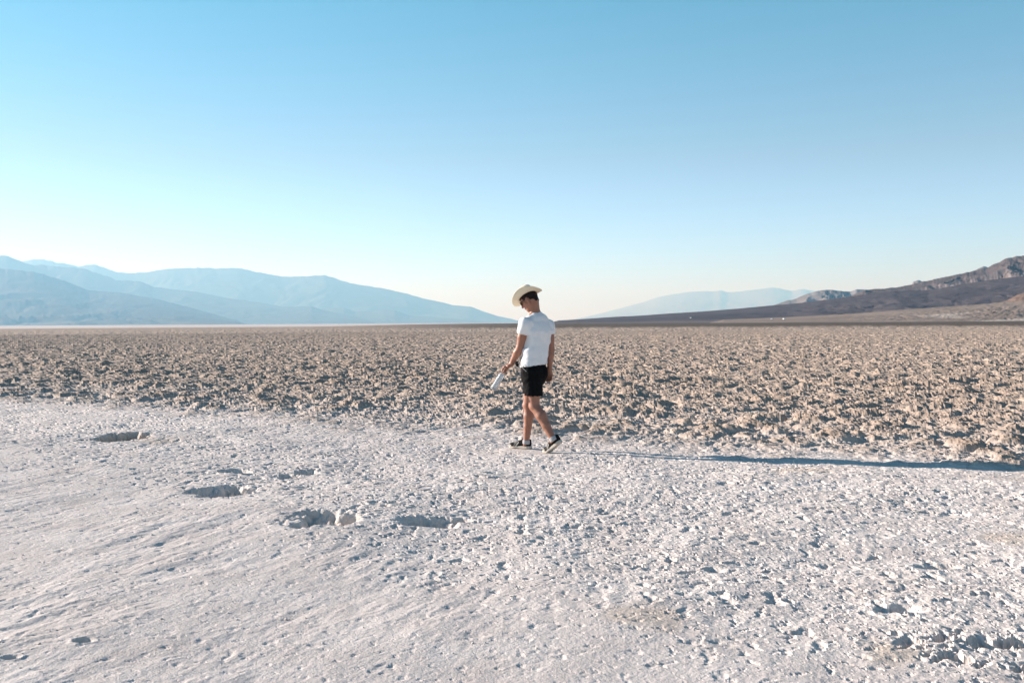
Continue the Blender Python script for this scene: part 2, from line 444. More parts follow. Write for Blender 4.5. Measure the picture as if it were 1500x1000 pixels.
def streaks(u, V, g):
    band = np.exp(-((V - 0.66 + 0.05 * np.sin(u * 0.03)) / 0.13) ** 2)
    s = perlin(u * 0.30 + 9 * (V - 0.6), V * 1.2, 15)
    return np.clip(band * sstep(-0.05, 0.5, s) * 1.1, 0, 1) * sstep(1290, 1370, u)
build_range('rocky_hill', 'dark brown gullied hill with pale erosion streaks at its shoulder', [(1180, 462), (1230, 440), (1268, 424), (1290, 423), (1312, 421), (1335, 417), (1350, 413), (1375, 407.5), (1400, 402.5), (1425, 397), (1445, 392.5), (1460, 385), (1470, 381), (1480, 377), (1490, 375), (1500, 374),
            (1530, 370), (1570, 374), (1620, 366), (1700, 366), (1850, 370)], 3096, 2376, 3744, m_hill, 17, nu=700, nv=110, gully=0.20, gscale=16, foot_pow=0.95, pale=streaks)
build_range('alluvial_fan', 'dark purple-grey alluvial fan rising gently towards the hills', [(800, 470.2), (840, 468), (900, 464), (940, 462), (980, 459), (1030, 456), (1080, 452), (1133, 447), (1170, 444), (1200, 440), (1240, 435), (1270, 431), (1310, 426),
            (1360, 425), (1400, 418), (1450, 410), (1500, 404), (1560, 400), (1700, 388), (1850, 380)], 2300, 1500, 2900, m_fan, 19, nu=800, nv=130, gully=0.12, gscale=8, foot_pow=1.35, jag=0.01,
            pale=lambda u, V, g: 0.5 * (1 - sstep(0.05, 0.35, V)))
build_range('alluvial_fan', 'tan gravel fan at the foot of the dark fan', [(1040, 469), (1090, 467), (1150, 464.5), (1200, 462), (1260, 458.5), (1320, 453.5), (1380, 449.5), (1430, 446), (1465, 443), (1500, 440), (1600, 432), (1750, 424)],
            1450, 1000, 1480, m_tan, 23, nu=500, nv=70, gully=0.10, gscale=16, foot_pow=1.2, pale=lambda u, V, g: sstep(0.0, 0.7, perlin(u * 0.012, V * 5, 19)) * sstep(0.75, 0.4, V) * sstep(1250, 1400, u))

build_range('rocky_hill', 'low dark brown knob rising beside the tan gravel fan', [(1440, 452), (1462, 445), (1476, 439), (1488, 433), (1500, 428), (1530, 422), (1580, 425), (1660, 440), (1700, 452)],
            1640, 1480, 1800, m_knob, 29, nu=160, nv=50, gully=0.2, gscale=14, foot_pow=0.9)

# ------------------------------------------------------------------ loose crumbs and clods lying on the crust (uncountable)
def scatter(name, label, cat, mat, n, rmin, rmax, smin, smax, want, seed, flat, unit, faces, attrs):
    rs = np.random.RandomState(seed)
    r = np.exp(rs.uniform(math.log(rmin), math.log(rmax), n * 6)); th = rs.uniform(-0.58, 0.58, n * 6)
    x = r * np.sin(th); y = r * np.cos(th)
    h, dirt, far, stain = ground_fields(x, y)
    sd = (x - E0.x) * edge_nrm.x + (y - E0.y) * edge_nrm.y
    keep = rs.rand(n * 6) < want(x, y, dirt, sd)
    for p, rad in FEET: keep &= np.hypot(x - p.x, y - p.y) > rad * 1.3
    ids = np.nonzero(keep)[0][:n]
    x, y, h, r = x[ids], y[ids], h[ids], r[ids]; m = len(ids)
    size = smin * (smax / smin) ** (rs.rand(m) ** 2.2) * np.clip(r / 9.0, 0.75, 1.6)
    k = len(unit)
    V = unit[None] * (1 + rs.uniform(-0.32, 0.32, (m, k, 1)))
    V = V * (size[:, None] * rs.uniform(0.7, 1.3, (m, 3)) * np.array((1, 1, flat)))[:, None, :]
    an = rs.uniform(0, 6.28, m); ti = rs.uniform(-0.5, 0.5, m)
    c, s_ = np.cos(ti)[:, None], np.sin(ti)[:, None]
    V[..., 0], V[..., 2] = V[..., 0] * c - V[..., 2] * s_, V[..., 0] * s_ + V[..., 2] * c
    c, s_ = np.cos(an)[:, None], np.sin(an)[:, None]
    X, Y = V[..., 0] * c - V[..., 1] * s_, V[..., 0] * s_ + V[..., 1] * c
    V[..., 0], V[..., 1] = X + x[:, None], Y + y[:, None]
    V[..., 2] += (h + size * flat * 0.30)[:, None]
    Fc = (faces[None] + (np.arange(m) * k)[:, None, None]).reshape(-1, faces.shape[1])
    me = np_mesh(name, V.reshape(-1, 3), Fc, False, [mat])
    for nm, val in attrs.items(): add_attr(me, nm, np.full(m * k, val))
    add_attr(me, 'dirt', np.repeat(dirt[ids] * 0.6, k))
    o = link(bpy.data.objects.new(name, me))
    tag(o, label, cat, kind='stuff')
_t = (1 + 5 ** 0.5) / 2
_ico = np.array([(-1, _t, 0), (1, _t, 0), (-1, -_t, 0), (1, -_t, 0), (0, -1, _t), (0, 1, _t), (0, -1, -_t), (0, 1, -_t), (_t, 0, -1), (_t, 0, 1), (-_t, 0, -1), (-_t, 0, 1)]) / math.hypot(1, _t)
_icf = np.array([(0, 11, 5), (0, 5, 1), (0, 1, 7), (0, 7, 10), (0, 10, 11), (1, 5, 9), (5, 11, 4), (11, 10, 2), (10, 7, 6), (7, 1, 8), (3, 9, 4), (3, 4, 2), (3, 2, 6), (3, 6, 8), (3, 8, 9), (4, 9, 5), (2, 4, 11), (6, 2, 10), (8, 6, 7), (9, 8, 1)])
ground_mat = ground.data.materials[0]
scatter('salt_crumbs', 'loose white salt crumbs strewn over the trodden crust', 'salt crumbs', ground_mat, 5000, 3.4, 17.0, 0.004, 0.011,
        lambda x, y, d, sd: (1 - d) * np.clip(0.15 + 0.85 * sstep(-0.5, 1.6, (x + y - 5.0) / 1.4142), 0, 1) * (0.35 + 0.65 * (perlin(x * 1.3, y * 1.3, 97) > 0)), 401, 0.7, _ico, _icf, {'far_mud': 0, 'stain': 0})

# ------------------------------------------------------------------ haze
def build_haze():
    lo, hi = Vector((-64000, -64000, -1.6)), Vector((64000, 64000, 2050))
    vs = [(x, y, z) for z in (lo.z, hi.z) for y in (lo.y, hi.y) for x in (lo.x, hi.x)]
    fs = [(0, 2, 3, 1), (4, 5, 7, 6), (0, 1, 5, 4), (2, 6, 7, 3), (0, 4, 6, 2), (1, 3, 7, 5)]
    me = bpy.data.meshes.new('haze'); me.from_pydata(vs, [], fs)
    m = bpy.data.materials.new('pale_air'); m.use_nodes = True
    nt = m.node_tree; nt.nodes.clear()
    out = nt.nodes.new('ShaderNodeOutputMaterial'); v = nt.nodes.new('ShaderNodeVolumePrincipled')
    v.inputs['Color'].default_value = (0.31, 0.65, 1.0, 1)
    v.inputs['Absorption Color'].default_value = (1, 1, 1, 1)
    v.inputs['Density'].default_value = 6.0e-5
    v.inputs['Anisotropy'].default_value = 0.18
    nt.links.new(v.outputs[0], out.inputs['Volume'])
    me.materials.append(m)
    o = link(bpy.data.objects.new('haze', me))
    tag(o, 'thin pale blue haze filling the whole valley', 'haze', kind='stuff')
build_haze()

# ------------------------------------------------------------------ signed-distance modelling of the walker
def surface_nets(vol, origin, h):
    """smooth closed mesh of the zero level of vol"""
    neg = vol < 0
    nx, ny, nz = vol.shape
    cnt = np.zeros((nx - 1, ny - 1, nz - 1), np.uint8)
    for a in (0, 1):
        for b in (0, 1):
            for c in (0, 1):
                cnt += neg[a:nx - 1 + a, b:ny - 1 + b, c:nz - 1 + c]
    act = (cnt > 0) & (cnt < 8)
    I = np.argwhere(act)
    idx = np.full(act.shape, -1, np.int32); idx[act] = np.arange(len(I))
    acc = np.zeros((len(I), 3)); num = np.zeros(len(I))
    corners = [(0, 0, 0), (1, 0, 0), (0, 1, 0), (1, 1, 0), (0, 0, 1), (1, 0, 1), (0, 1, 1), (1, 1, 1)]
    val = [vol[I[:, 0] + a, I[:, 1] + b, I[:, 2] + c] for a, b, c in corners]
    for p in range(8):
        for q in range(p + 1, 8):
            d = [abs(corners[p][k] - corners[q][k]) for k in range(3)]
            if sum(d) != 1: continue
            m = (val[p] < 0) != (val[q] < 0)
            t = val[p][m] / (val[p][m] - val[q][m])
            cp = np.array(corners[p], float); cq = np.array(corners[q], float)
            acc[m] += cp + t[:, None] * (cq - cp); num[m] += 1
    verts = origin + (I + acc / num[:, None]) * h
    quads = []
    for ax in range(3):
        s0 = [slice(None)] * 3; s1 = [slice(None)] * 3
        s0[ax] = slice(0, -1); s1[ax] = slice(1, None)
        ch = neg[tuple(s0)] != neg[tuple(s1)]
        E = np.argwhere(ch)
        b, c = [(1, 2), (2, 0), (0, 1)][ax]
        ok = (E[:, b] > 0) & (E[:, c] > 0) & (E[:, b] < idx.shape[b]) & (E[:, c] < idx.shape[c])
        E = E[ok]
        def cell(db, dc):
            k = E.copy(); k[:, b] -= db; k[:, c] -= dc
            return idx[k[:, 0], k[:, 1], k[:, 2]]
        q = np.stack([cell(1, 1), cell(0, 1), cell(0, 0), cell(1, 0)], 1)
        flip = ~neg[E[:, 0], E[:, 1], E[:, 2]]
        q[flip] = q[flip][:, ::-1]
        quads.append(q)
    return verts, np.vstack(quads)

class Field:
    def __init__(self, lo, hi, h):
        self.lo = np.array(lo, float); self.h = h
        self.n = np.ceil((np.array(hi, float) - self.lo) / h).astype(int) + 1
        self.vol = np.full(self.n, 0.2, np.float32)
        self.ax = [self.lo[k] + np.arange(self.n[k]) * h for k in range(3)]
    def sub(self, lo, hi):
        a = np.clip(np.floor((np.array(lo) - self.lo) / self.h).astype(int), 0, self.n)
        b = np.clip(np.ceil((np.array(hi) - self.lo) / self.h).astype(int) + 1, 0, self.n)
        sl = tuple(slice(i, j) for i, j in zip(a, b))
        g = np.meshgrid(*[self.ax[k][sl[k]] for k in range(3)], indexing='ij')
        return sl, np.stack(g, -1)
    def add(self, fn, lo, hi, k=0.02):
        m = k + 0.03
        sl, P = self.sub(np.array(lo) - m, np.array(hi) + m)
        d = fn(P); o = self.vol[sl]
        hh = np.clip(0.5 + 0.5 * (o - d) / k, 0, 1)
        self.vol[sl] = o * (1 - hh) + d * hh - k * hh * (1 - hh)
    def cut(self, fn, lo=None, hi=None):
        lo = self.lo if lo is None else lo; hi = (self.lo + self.n * self.h) if hi is None else hi
        sl, P = self.sub(lo, hi)
        self.vol[sl] = np.maximum(self.vol[sl], fn(P))
    def offset(self, fn):
        sl, P = self.sub(self.lo, self.lo + self.n * self.h)
        near = np.abs(self.vol) < 0.05
        self.vol[near] += fn(P[near])
    def cone(self, a, b, ra, rb, k=0.02):
        a = np.array(a, float); b = np.array(b, float); r = max(ra, rb)
        ab = b - a; L = ab @ ab
        def fn(P):
            t = np.clip(((P - a) @ ab) / L, 0, 1)
            return np.linalg.norm(P - a - t[..., None] * ab, axis=-1) - (ra + (rb - ra) * t)
        self.add(fn, np.minimum(a, b) - r, np.maximum(a, b) + r, k)
    def chain(self, pts, k=0.02):
        for (a, ra), (b, rb) in zip(pts[:-1], pts[1:]): self.cone(a, b, ra, rb, k)
    def ell(self, c, rad, M=None, k=0.02):
        c = np.array(c, float); rad = np.array(rad, float)
        M = np.eye(3) if M is None else np.array(M, float)           # rows = local axes
        def fn(P):
            q = (P - c) @ M.T
            k0 = np.linalg.norm(q / rad, axis=-1); k1 = np.linalg.norm(q / rad ** 2, axis=-1)
            return k0 * (k0 - 1) / np.maximum(k1, 1e-6)
        r = rad.max()
        self.add(fn, c - r, c + r, k)
    def oval(self, a, b, A, B, wa, wb, k=0.03):
        """tapered limb with an oval section: A, B = the two section axes, wa, wb = half sizes at both ends"""
        a = np.array(a, float); b = np.array(b, float); A = np.array(A, float); B = np.array(B, float)
        ab = b - a; L = ab @ ab; ax = ab / math.sqrt(L)
        def fn(P):
            t = np.clip(((P - a) @ ab) / L, 0, 1); d = P - a - t[..., None] * ab
            w0 = wa[0] + (wb[0] - wa[0]) * t; w1 = wa[1] + (wb[1] - wa[1]) * t; wm = np.minimum(w0, w1)
            return (np.sqrt((d @ A / w0) ** 2 + (d @ B / w1) ** 2 + (d @ ax / wm) ** 2) - 1) * wm
        r = max(*wa, *wb)
        self.add(fn, np.minimum(a, b) - r, np.maximum(a, b) + r, k)
    def mesh(self, name, mat, origin):
        v, q = surface_nets(self.vol, self.lo, self.h)
        return np_mesh(name, v - np.array(origin), q, True, [mat])

YP = 10.87
def J(px, py, d): return np.array(at_depth(px, py, YP + d)[:])
def fwd(a): a = math.radians(a); return np.array((-math.cos(a), math.sin(a), 0))
def lef(a): a = math.radians(a); return np.array((-math.sin(a), -math.cos(a), 0))
DOWN = np.array((0, 0, -1.0))

m_skin = simple_mat('tanned_skin', (0.335, 0.150, 0.095), 0.5, 0.10, 25)
m_skin.node_tree.nodes['Principled BSDF'].inputs['Subsurface Weight'].default_value = 0.12
m_skin.node_tree.nodes['Principled BSDF'].inputs['Subsurface Radius'].default_value = (0.012, 0.005, 0.003)
m_shirt = simple_mat('white_cotton', (0.78, 0.77, 0.77), 0.85, 0.03, 60, 0.2)
m_short = simple_mat('black_cloth', (0.006, 0.006, 0.0065), 0.9, 0.3, 50, 0.2, **{'Specular IOR Level': 0.1})
m_hair = simple_mat('dark_brown_hair', (0.016, 0.009, 0.006), 0.7, 0.5, 180, 0.5, **{'Specular IOR Level': 0.2})
m_straw = simple_mat('cream_straw', (0.80, 0.70, 0.52), 0.8, 0.10, 160, 0.4)
m_band = simple_mat('hat_band_cloth', (0.30, 0.25, 0.18), 0.8, 0.1, 60)
m_glass = simple_mat('dark_lens', (0.02, 0.014, 0.01), 0.08, 0.1, 10)
m_frame = simple_mat('tortoise_frame', (0.06, 0.035, 0.02), 0.25, 0.5, 90)
m_shoe = simple_mat('black_mesh_fabric', (0.010, 0.010, 0.011), 0.9, 0.4, 120, 0.4, **{'Specular IOR Level': 0.15})
m_trim = simple_mat('grey_shoe_trim', (0.33, 0.31, 0.28), 0.7, 0.15, 80)
m_sole = simple_mat('pale_rubber_sole', (0.52, 0.46, 0.39), 0.6, 0.12, 60)
m_sock = simple_mat('grey_sock', (0.42, 0.41, 0.41), 0.9, 0.08, 90)
m_cord = simple_mat('grey_cord', (0.32, 0.31, 0.30), 0.8, 0.1, 90)

def build_person():
    base = np.array(on_ground(780, 660)[:])
    root = bpy.data.objects.new('person', None)
    root.empty_display_size = 0.2
    root.location = base
    link(root)
    tag(root, 'man in white T-shirt, black shorts and straw hat walking away over the salt, looking down', 'person')
    def part(name, me, parent=root):
        o = bpy.data.objects.new(name, me); link(o, parent); return o

    FT, LT = fwd(47), lef(47)          # shoulders
    FH, LH = fwd(36), lef(36)          # hips
    UP = np.array((0, 0, 1.0))
    # joints
    shL, shR = J(769, 474, -0.12), J(804, 477, 0.12)
    elL, wrL = J(761.5, 509, -0.05), J(749, 533, 0.05)
    elR, wrR = J(807, 511, 0.11), J(805, 540, 0.10)
    hipL, hipR = J(779.5, 546, -0.07), J(783, 546, 0.07)
    knL, knR = J(783, 595, -0.12), J(773.5, 593, 0.13)
    anL, anR = J(809.5, 641.5, -0.25), J(771, 645.5, 0.135)
    neck0, Hc = J(784, 461, 0.0), J(774.5, 438.5, 0.0)
    a, p = math.radians(24), math.radians(33)
    f = np.array((-math.cos(a) * math.cos(p), math.sin(a) * math.cos(p), -math.sin(p)))
    l = np.array((-math.sin(a), -math.cos(a), 0)); u = np.cross(f, l)
    M = np.stack([f, l, u])
    hs = 0.93
    def hd(x, y, z): return Hc + hs * (f * x + l * y + u * z)

    # bottle axis: neck in the left hand
    T, Bb = J(740.5, 540.5, 0.055), J(720.5, 572.5, 0.02)
    bx = (Bb - T) / np.linalg.norm(Bb - T)
    e1 = np.array((-0.55, -0.83, 0.0)); e1 -= bx * (e1 @ bx); e1 /= np.linalg.norm(e1)
    e2 = np.cross(bx, e1)

    # ---- body
    lo, hi = base + np.array((-0.62, -0.55, -0.05)), base + np.array((0.45, 0.50, 1.90))
    lo[0] = J(728, 500, 0)[0]; hi[0] = J(828, 500, 0)[0]; lo[1] = YP - 0.40; hi[1] = YP + 0.42; lo[2] = 0.0; hi[2] = 1.80
    F = Field(lo, hi, 0.0048)
    F.oval(J(782, 543, 0), J(784, 516, 0), LH, FH, (0.12, 0.085), (0.115, 0.08))
    F.oval(J(784, 516, 0), J(787, 482, 0), LT, FT, (0.115, 0.08), (0.135, 0.085))
    F.cone(J(787, 478, 0), neck0, 0.085, 0.062, 0.04)
    F.cone(neck0, shL, 0.05, 0.045, 0.03); F.cone(neck0, shR, 0.05, 0.045, 0.03)
    F.cone(neck0, hd(-0.045, 0, -0.045), 0.056, 0.056, 0.02)
    # head
    F.ell(hd(-0.012, 0, 0.035), np.array((0.100, 0.077, 0.095)) * hs, M, 0.03)
    F.ell(hd(0.035, 0, -0.04), np.array((0.062, 0.060, 0.080)) * hs, M, 0.03)
    F.ell(hd(0.064, 0, -0.103), np.array((0.028, 0.032, 0.024)) * hs, M, 0.02)
    for sgn in (-1, 1):
        F.cone(hd(-0.005, sgn * 0.058, -0.06), hd(0.055, sgn * 0.025, -0.105), 0.016, 0.016, 0.02)     # jaw line
        F.ell(hd(-0.008, sgn * 0.078, -0.012), np.array((0.021, 0.014, 0.036)) * hs, M, 0.006)           # ear
        F.ell(hd(0.083, sgn * 0.032, 0.004), np.array((0.014, 0.016, 0.013)) * hs, M, 0.006)             # eye
        F.cone(hd(0.070, sgn * 0.046, -0.035), hd(0.04, sgn * 0.06, -0.025), 0.014, 0.012, 0.02)        # cheek bone
    F.ell(hd(0.084, 0, 0.026), np.array((0.016, 0.052, 0.012)) * hs, M, 0.012)
    F.cone(hd(0.094, 0, 0.002), hd(0.114, 0, -0.036), 0.009, 0.014, 0.01)
    F.ell(hd(0.092, 0, -0.066), np.array((0.011, 0.024, 0.008)) * hs, M, 0.006)
    F.ell(hd(0.089, 0, -0.080), np.array((0.011, 0.021, 0.009)) * hs, M, 0.006)
    # arms
    F.chain([(shL, 0.052), (elL + (shL - elL) * 0.45, 0.048), (elL, 0.040), (elL + (wrL - elL) * 0.3, 0.043), (wrL, 0.027)], 0.015)
    F.chain([(shR, 0.052), (elR + (shR - elR) * 0.45, 0.046), (elR, 0.038), (elR + (wrR - elR) * 0.3, 0.039), (wrR, 0.026)], 0.015)
    # legs
    F.chain([(hipL, 0.070), (hipL + (knL - hipL) * 0.6, 0.070), (knL, 0.056)], 0.02)
    F.chain([(hipR, 0.070), (hipR + (knR - hipR) * 0.6, 0.070), (knR, 0.055)], 0.02)
    sL, sR = anL - knL, anR - knR
    bkL, bkR = -FH * 0.018, -FH * 0.016
    F.chain([(knL, 0.052), (knL + sL * 0.30 + bkL, 0.060), (knL + sL * 0.6 + bkL * 0.6, 0.047), (anL, 0.035)], 0.015)
    F.chain([(knR, 0.050), (knR + sR * 0.30 + bkR, 0.056), (knR + sR * 0.6 + bkR * 0.6, 0.044), (anR, 0.034)], 0.015)
    F.cone(knL - FH * -0.03, knL + sL * 0.1, 0.034, 0.03, 0.03); F.cone(knR + FH * 0.03, knR + sR * 0.1, 0.034, 0.03, 0.03)
    F.cone(anL, anL + 0.02 * fwd(38) + DOWN * 0.04, 0.031, 0.020, 0.015)
    F.cone(anR, anR + 0.02 * fwd(32) + DOWN * 0.045, 0.031, 0.020, 0.015)
    # left hand, closed round the neck of the bottle
    palm = T - bx * 0.020 + (wrL - T) * 0.30
    F.oval(wrL, palm, LT, UP, (0.026, 0.022), (0.036, 0.019), 0.015)
    for ang, ln, rr_ in ((-62, 0.92, 0.0088), (-22, 1.04, 0.0092), (18, 1.0, 0.0090), (56, 0.84, 0.0080)):
        c_, s_ = math.cos(math.radians(ang)), math.sin(math.radians(ang)); dv = e1 * c_ + e2 * s_
        F.chain([(palm * 0.75 + (T - bx * 0.016) * 0.25 + dv * 0.012, 0.0115), (T - bx * 0.010 + dv * 0.030, 0.0105), (T + bx * 0.024 * ln + dv * 0.033, rr_), (T + bx * 0.052 * ln + dv * 0.0275, rr_ * 0.85)], 0.004)
    dv = -(e1 * 0.8 - e2 * 0.6)
    F.chain([(wrL + (palm - wrL) * 0.45 - UP * 0.012, 0.015), (T + dv * 0.036, 0.012), (T + bx * 0.038 + dv * 0.029, 0.0095)], 0.006)
    # right hand, hanging relaxed beside the thigh
    LP = LH * 0.55 + np.array((0, -1, 0)) * 0.45; LP /= np.linalg.norm(LP)
    W = wrR
    F.oval(W, W + DOWN * 0.075 , FH, LP, (0.024, 0.021), (0.040, 0.017), 0.015)
    for off, ln in ((0.031, 0.93), (0.011, 1.03), (-0.010, 0.97), (-0.030, 0.78)):
        k0 = W + DOWN * 0.080 + FH * off
        k1 = k0 + (DOWN * 0.040 + LP * 0.008) * ln; k2 = k1 + (DOWN * 0.018 + LP * 0.020) * ln; k3 = k2 + (LP * 0.018 + UP * 0.004) * ln
        F.chain([(k0, 0.0105), (k1, 0.0095), (k2, 0.0088), (k3, 0.0078)], 0.004)
    F.chain([(W + DOWN * 0.025 + FH * 0.020, 0.014), (W + DOWN * 0.062 + FH * 0.046 + LP * 0.010, 0.0115), (W + DOWN * 0.095 + FH * 0.042 + LP * 0.026, 0.009)], 0.006)
    part('body', F.mesh('body', m_skin, base))

    # ---- hair
    Fh = Field(Hc - 0.16, Hc + 0.16, 0.004)
    Fh.ell(hd(-0.014, 0, 0.037), (np.array((0.100, 0.077, 0.095)) + 0.011) * hs, M, 0.01)
    def hairline(P):
        q = (P - Hc) @ M.T / hs
        line = np.where(q[..., 0] < 0.03, -0.030 + 0.45 * q[..., 0], -0.0154 + 1.5 * (q[..., 0] - 0.03))
        earc = 0.030 - np.hypot(q[..., 0] + 0.006, q[..., 2] + 0.014)
        line = line + 0.012 * np.sin(q[..., 1] * 130) + 0.25 * q[..., 1] ** 2 / 0.08
        return np.maximum(line - q[..., 2], np.where(np.abs(q[..., 1]) > 0.04, earc, -1))
    Fh.cone(hd(-0.046, 0, 0.02), hd(-0.045, 0, -0.06), 0.062 , 0.0565, 0.02)
    Fh.cut(hairline)
    Fh.offset(lambda P: 0.003 * np.sin(P[..., 0] * 420 + P[..., 2] * 300) * np.sin(P[..., 1] * 380 + 1))
    part('hair', Fh.mesh('hair', m_hair, base))

    # ---- T-shirt
    lo2 = np.array((J(752, 500, 0)[0], YP - 0.34, J(0, 548, 0)[2])); hi2 = np.array((J(820, 500, 0)[0], YP + 0.34, J(0, 446, 0)[2] + 0.02))
    S = Field(lo2, hi2, 0.005)
    S.oval(J(780.5, 545, 0), J(784, 516, 0), LH * 0.9 + LT * 0.1, FH * 0.9 + FT * 0.1, (0.176, 0.130), (0.157, 0.116))
    S.oval(J(784, 516, 0), J(787.5, 485, 0), LT, FT, (0.157, 0.116), (0.176, 0.122))
    S.oval(J(787.5, 485, 0), J(786, 470, 0), LT, FT, (0.176, 0.122), (0.135, 0.095))
    S.cone(J(785, 467, 0), shL, 0.070, 0.062, 0.035); S.cone(J(785, 467, 0), shR, 0.070, 0.062, 0.035)
    S.cone(J(786, 474, 0), J(784, 461, 0), 0.085, 0.060, 0.03)
    slL, slR = shL + (elL - shL) * 0.40, shR + (elR - shR) * 0.38
    S.chain([(shL, 0.064), (shL + (elL - shL) * 0.62, 0.064)], 0.03)
    S.chain([(shR, 0.063), (shR + (elR - shR) * 0.62, 0.061)], 0.03)
    hemn = np.array((0.12, 0, -1.0)); hemn /= np.linalg.norm(hemn); hemp = J(781, 535, 0)
    def hem(P): return (P - hemp) @ hemn
    S.cut(hem)
    # sleeve ends: only near the arm, outside the trunk
    for sh, el, sl, sg in ((shL, elL, slL, 1), (shR, elR, slR, -1)):
        n = (el - sh) / np.linalg.norm(el - sh)
        def sleeve(P, n=n, sl=sl, sg=sg, sh=sh):
            d = (P - sl) @ n
            tr = np.linalg.norm((P - sl) - d[..., None] * n, axis=-1)
            inner = ((P - J(786, 490, 0)) @ LT) * sg
            return np.where((inner > 0.150) & (tr < 0.11), d, -1)
        S.cut(sleeve, sl - 0.16, sl + 0.16)
    nk = J(782.5, 452, 0)
    S.cut(lambda P: 0.057 - np.linalg.norm((P - nk) * np.array((1, 1, 0.8)), axis=-1))
    def folds(P):
        ua = (P - J(785, 490, 0)) @ LT; z = P[..., 2]
        zz = (z - hemp[2])
        w = 0.0070 * perlin(ua * 18 + zz * 3, z * 4.0, 201) + 0.0045 * perlin(ua * 12 - zz * 7, z * 14, 205)
        w = w + 0.0040 * perlin(ua * 7, z * 26 + ua * 10, 207) * np.exp(-zz / 0.12)
        w = w + 0.0012 * perlin(ua * 40, z * 30, 209)
        return w
    S.offset(folds)
    shirt = part('t_shirt', S.mesh('t_shirt', m_shirt, base))

    # ---- shorts
    lo3 = np.array((J(750, 500, 0)[0], YP - 0.30, J(0, 590, 0)[2])); hi3 = np.array((J(815, 500, 0)[0], YP + 0.32, J(0, 526, 0)[2]))
    H = Field(lo3, hi3, 0.005)
    H.oval(J(781.5, 532, 0), J(782, 552, 0), LH, FH, (0.155, 0.115), (0.165, 0.128))
    H.ell(J(790.5, 546, -0.03), (0.09, 0.09, 0.09), None, 0.04)
    tL, tR = hipL + (knL - hipL) * 0.9, hipR + (knR - hipR) * 0.9
    H.cone(hipL, tL, 0.105, 0.095, 0.03); H.cone(hipR, tR, 0.105, 0.092, 0.03)
    hz = J(780, 578.5, 0)[2]
    H.cut(lambda P: (hz - P[..., 2]) + 0.06 * (P[..., 0] - J(780, 0, 0)[0]) * -1)
    H.cut(lambda P: P[..., 2] - J(780, 532, 0)[2])
    H.ell(J(757.8, 533, -0.01), (0.022, 0.03, 0.032), None, 0.01)       # bunched waistband at the front
    H.offset(lambda P: 0.007 * perlin(P[..., 0] * 14 + P[..., 1] * 9, P[..., 2] * 7, 221) + 0.004 * perlin(P[..., 0] * 30, P[..., 2] * 22 + P[..., 1] * 20, 223))
    shorts = part('shorts', H.mesh('shorts', m_short, base))

    def tube(name, pts, r, mat, parent, n=6):
        pts = [np.array(q) for q in pts]
        vs, fs = [], []
        for i, q in enumerate(pts):
            d = pts[min(i + 1, len(pts) - 1)] - pts[max(i - 1, 0)]; d = d / np.linalg.norm(d)
            s_ = np.cross(d, (0.3, 0.9, 0.31)); s_ /= np.linalg.norm(s_); t_ = np.cross(d, s_)
            for k in range(n):
                an = 2 * math.pi * k / n
                vs.append(q + r * (s_ * math.cos(an) + t_ * math.sin(an)) - base)
        for i in range(len(pts) - 1):
            for k in range(n):
                fs.append((i * n + k, i * n + (k + 1) % n, (i + 1) * n + (k + 1) % n, (i + 1) * n + k))
        me = np_mesh(name, np.array(vs), np.array(fs), True, [mat])
        return part(name, me, parent)
    tube('drawstring', [J(759, 531, -0.105), J(762.5, 533.5, -0.13), J(765, 538, -0.14), J(771, 544, -0.165)], 0.0045, m_cord, shorts)
    tube('drawstring', [J(760.5, 533.5, -0.105), J(761.5, 539, -0.115), J(762.3, 549, -0.12)], 0.0045, m_cord, shorts)

    # ---- straw hat: brim, crown and band in the hat's own frame
    ph = math.radians(31); ah = math.radians(24)
    hf = np.array((-math.cos(ah) * math.cos(ph), math.sin(ah) * math.cos(ph), -math.sin(ph))); hl = np.array((-math.sin(ah), -math.cos(ah), 0)); hu = np.cross(hf, hl)
    rl = math.radians(15); hl, hu = hl * math.cos(rl) + hu * math.sin(rl), hu * math.cos(rl) - hl * math.sin(rl)      # near side tipped up
    hc = J(772.0, 434.0, 0.0)
    def hat_pt(x, y, z): return hc + 0.94 * (hf * x + hl * y + hu * z) - base
    nseg = 64; vs = []; fs = []
    rows = 10
    for sd_ in (0, 1):
        for i in range(rows + 1):
            t = i / rows
            for k in range(nseg):
                an = 2 * math.pi * k / nseg; c_, s_ = math.cos(an), math.sin(an)
                x = c_ * (0.098 + (0.192 - 0.098) * t) ; y = s_ * (0.080 + (0.168 - 0.080) * t)
                z = 0.050 * (s_ * s_) * t ** 1.7 - 0.020 * (c_ * c_) * t ** 1.5 + 0.004 * math.sin(3 * an + 1) * t + sd_ * 0.004
                vs.append(hat_pt(x, y, z))
    R1 = (rows + 1) * nseg
    for i in range(rows):
        for k in range(nseg):
            k2 = (k + 1) % nseg
            qd = (i * nseg + k, i * nseg + k2, (i + 1) * nseg + k2, (i + 1) * nseg + k)
            fs.append(qd); fs.append(tuple(R1 + w for w in reversed(qd)))
    for k in range(nseg):
        k2 = (k + 1) % nseg
        fs.append((rows * nseg + k, rows * nseg + k2, R1 + rows * nseg + k2, R1 + rows * nseg + k))
        fs.append((k2, k, R1 + k, R1 + k2))
    brim = part('hat', np_mesh('hat_brim', np.array(vs), np.array(fs), True, [m_straw]))
    vs, fs = [], []; rows = 14
